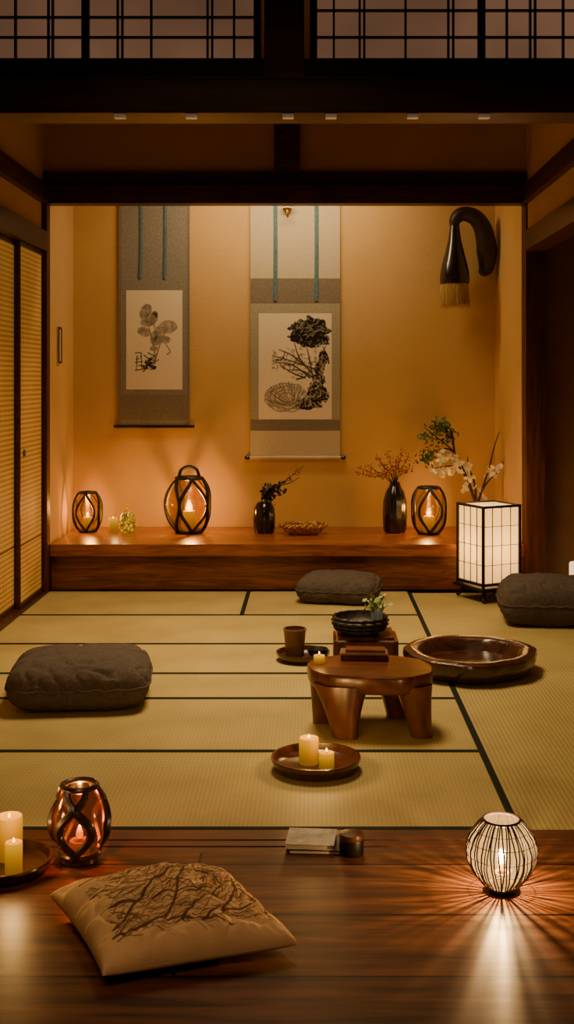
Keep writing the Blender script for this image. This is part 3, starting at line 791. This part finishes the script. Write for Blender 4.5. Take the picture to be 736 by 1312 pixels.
for k in (-.075, 0, .075):
    for s in (-1, 1):
        bm_box(bm, k-.0018, k+.0018, s*w-.003, s*w+.003, z0, z1); bm_box(bm, s*w-.003, s*w+.003, k-.0018, k+.0018, z0, z1)
finish(bm, 'frame', wood_blk, parent=fl, smooth=False)
bm = bmesh.new(); bm_box(bm, -.175, .175, -.175, .175, .082, .10); bm_box(bm, -.12, .12, -.12, .12, .06, .082)
finish(bm, 'stand', wood_blk, parent=fl, smooth=False)
for sx in (-1, 1):
    for sy in (-1, 1):
        bm = bmesh.new(); tube(bm, smooth_pts([(sx*.10, sy*.10, .082), (sx*.125, sy*.125, .058), (sx*.14, sy*.14, .03), (sx*.155, sy*.155, .0115)]), [.018, .011], 8)
        finish(bm, 'leg', wood_blk, parent=fl)
point((1.212, 8.03, .36), 5, (1, .68, .32), .05, 'lantern_light')
point((1.212, 8.03, .72), 3, (1, .66, .32), .08, 'lantern_light')

s = empty('paper_lantern', 'small glowing white paper lantern beside brown wall', 'lantern', (1.815, 8.0, 0))
lathe('paper_shade', [(.05, .02), (.055, .03), (.055, .24), (.05, .25), (0, .25)], M('lamp_paper_small', (.85, .78, .65), rough=.9, emis=(1, .7, .38), es=1.3), parent=s, seg=20)
lathe('lamp_base', [(0, 0), (.06, 0), (.06, .02), (0, .02)], wood_blk, parent=s, seg=20)

# ---------------------------------------------------------------- cushions
def zabuton(loc, w, d, h, rot, label, seed):
    bm = bmesh.new(); bmesh.ops.create_cube(bm, size=2)
    bmesh.ops.subdivide_edges(bm, edges=bm.edges[:], cuts=51, use_grid_fill=True)
    EX = 6.0
    for v in bm.verts:
        x, y, z = v.co
        lo_, hi2 = .3, 1.05
        for _ in range(20):
            m = (lo_+hi2)/2
            if abs(m*x)**EX+abs(m*y)**EX+abs(m*z)**2.3 > 1: hi2 = m
            else: lo_ = m
        v.co = Vector((x, y, z))*lo_
    def warp(x, y, z):
        n = noise.fractal(Vector((x*1.8, y*1.8, z+seed)), .8, 2, 3)
        edge = max(abs(x), abs(y)); cor = (abs(x)*abs(y))
        dome = 1+.10*(1-min(1, edge)**2)
        rid = 1-abs(noise.noise(Vector((x*3.2+seed, y*3.2, z*1.2))))*2
        fold = -.012*max(0, rid-.62)/.38*(.35+.65*edge)
        puck = .0035*math.sin(math.atan2(y, x)*26+seed)*max(0, edge-.75)*4
        zz = z*h/2*dome*(1+.09*n)*(1-.12*cor**3)+(fold if z > 0 else 0)+puck
        f = 1+.012*n+fold*.8/w
        return x*w/2*f, y*d/2*f, zz+h/2
    for v in bm.verts: v.co = Vector(warp(*v.co))
    zmin = min(v.co.z for v in bm.verts); drop = zmin+.014
    for v in bm.verts: v.co.z = max(v.co.z-drop, 0)
    root_ = finish(bm, 'floor_cushion', cush, loc, rot=rot)
    tag(root_, label, 'cushion')
    bm = bmesh.new(); pts = []
    for i in range(120):
        a = 2*pi*i/120; c, s = math.cos(a), math.sin(a)
        r = 1/((abs(c)**EX+abs(s)**EX)**(1/EX))
        p = warp(c*r, s*r, 0); pts.append((p[0]*1.004, p[1]*1.004, p[2]-drop))
    tube(bm, pts, .0055, 6, True); finish(bm, 'piping', cush, parent=root_)
    return root_
zabuton((.19, 7.98, 0), .55, .46, .175, math.radians(-12), 'charcoal grey square floor cushion against wooden platform', 1.3)
zabuton((-1.085, 5.50, 0), .65, .57, .21, math.radians(6), 'thick charcoal floor cushion alone on tatami', 4.1)
zabuton((1.50, 7.27, 0), .68, .50, .26, math.radians(-4), 'plump charcoal floor cushion beside the paper lantern', 7.7)

def throw_pillow(loc, w, h, rot):
    n = 270
    ink_v = [[0.]*(n+1) for _ in range(n+1)]
    rnd = random.Random(21)
    def stamp(x, y, r, val):
        ci, cj = (x+1)/2*n, (y+1)/2*n; R = r/2*n+1
        for i in range(max(0, int(ci-R)), min(n, int(ci+R)+1)+1):
            for j in range(max(0, int(cj-R)), min(n, int(cj+R)+1)+1):
                d = math.hypot(i-ci, j-cj)/n*2
                k = max(0, min(1, (r-d)/(.006)+.5))*val
                if k > ink_v[i][j]: ink_v[i][j] = k
    for (x, y, a, L, r) in ((-.80, -.60, .55, 1.8, .026), (-.6, -.74, .5, 1.7, .021), (-.84, -.2, .30, 1.7, .020), (-.1, -.74, .7, 1.4, .018), (-.84, -.72, .25, 1.6, .018),
                            (-.84, .2, .08, 1.7, .017), (.35, -.7, .9, 1.2, .016), (.86, -.35, 2.3, 1.3, .016), (.86, .3, 2.9, 1.4, .016), (-.84, .55, -.1, 1.5, .014), (.1, -.8, .4, 1.0, .015)):
        st = int(L/.008)
        for s in range(st):
            a += rnd.gauss(0, .045); x += math.cos(a)*L/st; y += math.sin(a)*L/st
            if abs(x) > .88 or abs(y) > .88: break
            stamp(x, y, r*(1-.6*s/st), .9)
    for _ in range(900):
        x = rnd.uniform(-.84, .86); y = rnd.uniform(-.80, .86)
        dens = .6+.4*max(0, min(1, (x+y+1.0)/1.4))
        if rnd.random() > dens: continue
        a = .45+.5*math.sin(x*2.3+y*1.7)+rnd.gauss(0, .45); L = rnd.uniform(.12, .45); r = rnd.uniform(.0055, .0095); c = rnd.gauss(0, 1.6)
        st = int(L/.008); val = rnd.uniform(.5, .95)
        for s in range(st):
            a += c*.008+rnd.gauss(0, .03); x += math.cos(a)*L/st; y += math.sin(a)*L/st
            if abs(x) > .9 or abs(y) > .9: break
            stamp(x, y, r*(1-.5*s/st), val)
    bm = bmesh.new(); grid = {}; lay = bm.verts.layers.float.new('print')
    for side in (1, -1):
        for i in range(0, n+1):
            for j in range(0, n+1):
                border = i in (0, n) or j in (0, n)
                if side == -1:
                    if border: grid[(side, i, j)] = grid[(1, i, j)]; continue
                u = -1+2*i/n; v = -1+2*j/n
                x = u*w/2*(1-.07*(1-v*v)); y = v*w/2*(1-.07*(1-u*u))
                p = (x-y)/2; q = (x+y)/2
                p *= 1.10; q *= .95
                x, y = p+q, q-p
                hh = (max(0, (1-u**2)*(1-v**2)))**.36
                nz = noise.fractal(Vector((u*1.7, v*1.7, 3.1)), .8, 2, 4)
                rid = 1-abs(noise.noise(Vector((u*2.6+9, v*2.6, 1.2))))*2
                fold = -.012*max(0, rid-.6)/.4
                ed = max(abs(u), abs(v))
                pl = .007*math.sin(15*math.atan2(v, u)+3*nz)*(ed**3)*(1 if hh > 0 else 0)
                corner = (abs(u)*abs(v))**3*.004
                z = .036+corner+side*hh*(h*.68 if side == 1 else .036)+((nz*.014+fold)*hh+pl*hh**.5 if side == 1 else 0)
                vv = bm.verts.new((x, y, z)); vv[lay] = ink_v[i][j] if side == 1 else 0
                grid[(side, i, j)] = vv
    for side in (1, -1):
        for i in range(n):
            for j in range(n):
                f = [grid[(side, i, j)], grid[(side, i+1, j)], grid[(side, i+1, j+1)], grid[(side, i, j+1)]]
                bm.faces.new(f if side == 1 else f[::-1])
    zm = min(v.co.z for v in bm.verts)
    for v in bm.verts: v.co.z -= zm
    o = finish(bm, 'throw_pillow', print_m, loc, rot=rot)
    return tag(o, 'tan linen throw pillow printed with brown bare branches', 'pillow')
throw_pillow((-.39, 3.17, 0), .49, .160, math.radians(23))

# ---------------------------------------------------------------- low table
tb = empty('low_table', 'low carved reddish wooden table with broad tapering legs', 'table', (.25, 5.08, 0))
raw = [(-.275, .055), (-.258, -.075), (-.19, -.170), (-.02, -.205), (.15, -.218), (.262, -.13), (.274, .0), (.225, .12), (.10, .195), (-.10, .205), (-.215, .15)]
out = []
m_ = len(raw)
for i in range(m_):
    a = Vector(raw[i-1]); b_ = Vector(raw[i]); c = Vector(raw[(i+1) % m_])
    p0 = b_.lerp(a, .26); p2 = b_.lerp(c, .26)
    for k in range(5):
        t = k/4; out.append((1-t)**2*p0+2*t*(1-t)*b_+t*t*p2)
bm = bmesh.new(); rings = []
for s_, z in ((.80, .178), (.94, .182), (.978, .190), (.992, .205), (1.0, .230), (1.0, .248), (.994, .256), (.980, .26)):
    rings.append([bm.verts.new((p.x*s_, p.y*s_, z)) for i, p in enumerate(out)])
bm.faces.new(rings[0][::-1]); bm.faces.new(rings[-1])
for a, b_ in zip(rings, rings[1:]):
    for i in range(len(a)): j = (i+1) % len(a); bm.faces.new((a[i], a[j], b_[j], b_[i]))
finish(bm, 'table_top', wood_top, parent=tb)
def loft(name, secs, mat, parent, seg=32, k=3.0):
    bm = bmesh.new(); R = []
    for cx, cy, rx, ry, ang, z in secs:
        ring = []
        for i in range(seg):
            a = 2*pi*i/seg; c, s = math.cos(a), math.sin(a); r = 1/((abs(c)**k+abs(s)**k)**(1/k))
            x, y = rx*c*r, ry*s*r
            ring.append(bm.verts.new((cx+x*math.cos(ang)-y*math.sin(ang), cy+x*math.sin(ang)+y*math.cos(ang), z)))
        R.append(ring)
    bm.faces.new(R[0][::-1]); bm.faces.new(R[-1])
    for a, b_ in zip(R, R[1:]):
        for i in range(seg): j = (i+1) % seg; bm.faces.new((a[i], a[j], b_[j], b_[i]))
    return finish(bm, name, mat, parent=parent)
for (fx, fy, fw), (tx, ty, tw), a in (((-.110, -.165, .055), (-.125, -.120, .118), -.16), ((.212, -.150, .045), (.176, -.125, .080), .2),
                                       ((-.205, .07, .048), (-.185, .045, .085), 1.45), ((.13, .14, .048), (.11, .10, .10), .1)):
    secs = []
    for t in (0, .04, .15, .3, .45, .6, .72, .84, .93, 1.0):
        e = t**1.5
        secs.append((fx+(tx-fx)*t, fy+(ty-fy)*t, fw+(tw-fw)*e, .040+.034*t, a, t*.212))
    loft('leg', secs, wood_top, tb)
TZ = .26
candle((.032, 5.12, TZ), .025, .034, 'short cream tealight candle burning on low table', .5, wax_lamp, .5)
bx = empty('incense_box', 'small stacked wooden incense box on low table', 'box', (.235, 5.20, TZ), math.radians(-4))
bm = bmesh.new(); bm_box(bm, -.105, .105, -.05, .05, 0, .022); bmesh.ops.bevel(bm, geom=bm.edges[:], offset=.003, segments=2, affect='EDGES'); finish(bm, 'box_body', wood_red, parent=bx)
bm = bmesh.new(); bm_box(bm, -.11, .10, -.052, .052, .023, .034); bmesh.ops.bevel(bm, geom=bm.edges[:], offset=.003, segments=2, affect='EDGES'); finish(bm, 'box_lid', clay, parent=bx)
bm = bmesh.new(); bm_box(bm, -.085, .09, -.04, .04, .034, .046); bmesh.ops.bevel(bm, geom=bm.edges[:], offset=.002, segments=2, affect='EDGES'); finish(bm, 'folded_cover', wood_top, parent=bx)

# ---------------------------------------------------------------- stand with woven bowl
st = empty('wooden_stand', 'squat reddish wooden block stand behind low table', 'stand', (.277, 6.1, 0))
bm = bmesh.new(); bm_box(bm, -.165, .165, -.15, .15, .03, .182); bmesh.ops.bevel(bm, geom=bm.edges[:], offset=.02, segments=3, affect='EDGES'); finish(bm, 'stand_body', wood_red, parent=st)
for sx in (-1, 1):
    for sy in (-1, 1):
        bm = bmesh.new(); bm_box(bm, sx*.12-.025, sx*.12+.025, sy*.11-.025, sy*.11+.025, 0, .032); finish(bm, 'foot', wood_red, parent=st, smooth=False)
bw = empty('woven_bowl', 'round blackened woven bowl on wooden stand', 'bowl', (.250, 6.08, .182))
lathe('bowl_body', [(0, 0), (.09, 0), (.125, .025), (.142, .06), (.140, .085), (.130, .088), (.125, .06), (.09, .03), (0, .022)], black_rough, parent=bw, seg=40, wob=lambda a: 1+.012*math.sin(20*a))
bm = bmesh.new()
for z, r in ((.03, .130), (.05, .140), (.07, .143), (.088, .137)):
    tube(bm, [((r+.004*math.sin(16*a+z*300))*math.cos(a), (r+.004*math.sin(16*a+z*300))*math.sin(a), z) for a in [2*pi*i/96 for i in range(96)]], .0065, 5, True)
finish(bm, 'woven_bands', black_rough, parent=bw)
pv = empty('potted_plant', 'small glass cup of pale green leaves in woven bowl', 'plant', (.335, 6.05, .216))
lathe('glass_cup', [(0, .0), (.026, .0), (.030, .06), (.034, .10), (.032, .10), (.027, .05), (0, .008)], glow_glass('cup_glass', (.75, .72, .6), (.5, .45, .3), .25, .25), parent=pv, seg=24)
bm = bmesh.new()
for _ in range(9):
    a = random.uniform(0, 2*pi); tube(bm, [(0, 0, .01), (.02*math.cos(a), .02*math.sin(a), .07), (.05*math.cos(a), .05*math.sin(a), .13)], .002, 4)
finish(bm, 'stems', leaf_y, parent=pv)
bm = bmesh.new()
for _ in range(90): leaf(bm, (random.gauss(0, .028), random.gauss(0, .025), random.gauss(.125, .018)), random.uniform(.010, .018), .6)
finish(bm, 'leaves', leaf_y, parent=pv, smooth=False)

def tray(name, loc, r, h, mat, label, cat='tray', wob=None):
    o = lathe(name, [(0, 0), (r*.78, 0), (r*.92, h*.25), (r, h*.85), (r*.99, h), (r*.94, h), (r*.88, h*.5), (r*.76, h*.3), (0, h*.3)], mat, loc, seg=64, wob=wob)
    return tag(o, label, cat)
tray('serving_tray', (-.048, 6.27, 0), .145, .045, lacquer, 'round dark wooden tray holding brown cup')
cp = empty('tea_cup', 'tall brown ceramic tea cup on dark tray', 'cup', (-.092, 6.27, .0137))
lathe('cup_body', [(0, 0), (.044, 0), (.050, .01), (.054, .08), (.060, .145), (.056, .146), (.05, .08), (.04, .02), (0, .015)], clay, parent=cp)
lathe('cup_rim', [(.0601, .142), (.064, .148), (.062, .155), (.055, .154), (.055, .147)], clay, parent=cp)
o = lathe('small_bowl', [(0, 0), (.03, 0), (.05, .02), (.056, .045), (.052, .045), (.04, .02), (0, .012)], black_rough, (.03, 6.27, .0145)); tag(o, 'small dark bowl beside tea cup on tray', 'bowl')

wb = lambda a: 1+.022*math.sin(3*a+.6)+.016*math.sin(7*a)+.010*math.sin(13*a)
lb = lathe('lacquer_basin', [(0, 0), (.265, 0), (.31, .02), (.333, .05), (.342, .08), (.338, .104), (.318, .116), (.28, .113), (.262, .10), (.252, .075), (.238, .05), (.20, .04), (0, .036)], lacquer_blk, (.815, 6.03, 0), seg=80, wob=wb)
tag(lb, 'wide glossy dark carved wooden basin with thick uneven rim', 'basin')

tray('candle_tray', (.015, 4.51, 0), .174, .05, lacquer, 'round dark wooden tray carrying two lit candles')
tz = .0152
candle((-.012, 4.53, tz), .038, .100, 'tall cream pillar candle, lit, on round tray', 2.2, wax_lamp)
candle((.056, 4.47, tz), .029, .062, 'short cream pillar candle, lit, on round tray', 1.0, wax_lamp)

tray('candle_tray', (-.945, 3.58, 0), .15, .04, lacquer, 'round dark wooden tray with amber candles on plank floor')
candle((-.942, 3.64, .0122), .041, .132, 'tall amber pillar candle, lit, on round tray', 2.2, wax_lamp)
candle((-.900, 3.53, .0122), .026, .094, 'slim amber candle, lit, on round tray', 1.2, wax_lamp)

# amber glass lantern
al = empty('hurricane_lantern', 'amber glass hurricane lantern with crossed dark straps', 'lantern', (-.725, 3.65, 0))
gp = [(.052, .022), (.066, .045), (.080, .090), (.082, .135), (.070, .185), (.050, .232)]
lathe('glass_globe', gp, amber, parent=al, seg=40)
def gr(z):
    for (r0, a), (r1, b_) in zip(gp, gp[1:]):
        if a <= z <= b_: return r0+(r1-r0)*(z-a)/(b_-a)
    return gp[-1][0]
bm = bmesh.new()
for k in range(3):
    for s in (-1, 1):
        pts = []
        for i in range(25):
            t = i/24; z = .023+.208*t; a = 2*pi*k/3-pi/2+s*.62*math.sin(pi*(1.5*t-.12)); r = gr(z)+.004
            pts.append((r*math.cos(a), r*math.sin(a), z))
        tube(bm, pts, [.0095+.005*math.sin(pi*i/24) for i in range(25)], 8)
tube(bm, ring_pts(.053, .234, 32), .0095, 8, True); tube(bm, ring_pts(.056, .026, 32), .010, 8, True)
finish(bm, 'crossed_straps', strap_m, parent=al)
lathe('lantern_base', [(0, 0), (.058, 0), (.064, .008), (.062, .020), (0, .020)], lacquer, parent=al, seg=32)
c = bpy.data.objects.new('candle', None); C.objects.link(c); c.parent = al; c.location = (0, 0, .020); candle_parts(c, .032, .045, wax_lamp, 1.6)
point((-.725, 3.65, .140), 6, (1, .46, .10), .012)

def book(name, loc, w, d, h, rot, cm, label):
    r = empty(name, label, 'book', loc, rot)
    bm = bmesh.new(); bm_box(bm, -w/2+.003, w/2-.004, -d/2+.004, d/2-.004, .0022, h-.0022); finish(bm, 'pages', book_p, parent=r, smooth=False)
    bm = bmesh.new(); bm_box(bm, -w/2, w/2, -d/2, d/2, 0, .002); bm_box(bm, -w/2, w/2, -d/2, d/2, h-.002, h); bm_box(bm, -w/2, -w/2+.002, -d/2, d/2, .002, h-.002)
    finish(bm, 'cover', cm, parent=r, smooth=False)
book('notebook', (.012, 3.76, 0), .165, .135, .014, math.radians(-3), wood_blk, 'thin dark-covered notebook under a pale one')
book('notebook', (-.002, 3.765, .0142), .155, .135, .016, math.radians(-5), book_c, 'pale mottled notebook stacked on a dark one')
rb = empty('round_box', 'small dark reddish wooden round box beside notebooks', 'box', (.125, 3.70, 0))
lathe('box_body', [(0, 0), (.034, 0), (.038, .006), (.039, .045), (.037, .05), (0, .05)], wood_blk, parent=rb, seg=32)
lathe('box_lid', [(.0, .0505), (.039, .0505), (.040, .056), (.036, .066), (.015, .07), (0, .071)], wood_red, parent=rb, seg=32)

# wicker lantern
wl = empty('wicker_lantern', 'egg-shaped dark wicker lantern glowing on plank floor', 'lantern', (.556, 3.43, 0))
H = .215
WP = [(0, .044), (.12, .066), (.3, .091), (.5, .102), (.68, .098), (.85, .080), (1, .052)]
def wprof(t):
    for (a, r0), (b_, r1) in zip(WP, WP[1:]):
        if a <= t <= b_+1e-9:
            s = (t-a)/(b_-a); return r0+(r1-r0)*s+.004*math.sin(pi*s)
    return WP[-1][1]
bm = bmesh.new(); NR = 56
for k in range(NR):
    a0 = 2*pi*k/NR+random.uniform(-.015, .015); ph = random.uniform(0, 6)
    pts = []
    for i in range(19):
        t = i/18; a = a0+.04*math.sin(t*5+ph); r = wprof(t)
        pts.append((r*math.cos(a), r*math.sin(a), .016+t*(H-.02)))
    tube(bm, pts, random.uniform(.0018, .0025), 5)
for t, q in ((.0, .004), (.12, .001), (.3, .001), (.5, .001), (.7, .001), (.86, .001), (1, .004)):
    tube(bm, ring_pts(wprof(t)+.001, .016+t*(H-.02), 40), q, 5, True)
finish(bm, 'wicker_frame', wicker_m, parent=wl)
lathe('lantern_base', [(0, 0), (.034, 0), (.040, .010), (.042, .016), (0, .016)], black_iron, parent=wl, seg=32)
lathe('paper_lining', [(wprof(i/12)*.955, .017+i/12*(H-.024)) for i in range(13)], weaveglow, parent=wl, seg=40)
c = bpy.data.objects.new('candle', None); C.objects.link(c); c.parent = wl; c.location = (0, 0, .017); candle_parts(c, .022, .04, wax_lamp, 1.5)
point((.556, 3.43, .125), 55, (1, .64, .27), .007, 'wicker_light')

# ---------------------------------------------------------------- lights
area('alcove_light', (-.25, 8.60, 3.24), (-.3, 9.25, 1.5), 1.4, .2, 25, (1, .72, .38))
area('room_light', (-.2, 6.2, 3.33), (-.2, 6.3, 0), .9, 1.5, 58, (1, .70, .35), 104)
area('front_light', (-.3, 1.2, 3.0), (-.4, 3.2, .1), 1.2, .8, 6.5, (1, .60, .32), 90)
w_ = bpy.data.worlds.new('World'); bpy.context.scene.world = w_; w_.use_nodes = True
w_.node_tree.nodes['Background'].inputs[0].default_value = (1, .52, .28, 1)
w_.node_tree.nodes['Background'].inputs[1].default_value = .006

# ---------------------------------------------------------------- camera
cd = bpy.data.cameras.new('camera'); cam = bpy.data.objects.new('camera', cd); C.objects.link(cam)
cam.location = (0, 0, 1.5); cam.rotation_euler = (pi/2, 0, 0)
cd.sensor_fit = 'AUTO'; cd.sensor_width = 36; cd.lens = 1500/1312*36
cd.shift_x = -(400-368)/1312; cd.shift_y = -(656-486)/1312
cd.clip_start = .05
bpy.context.scene.camera = cam
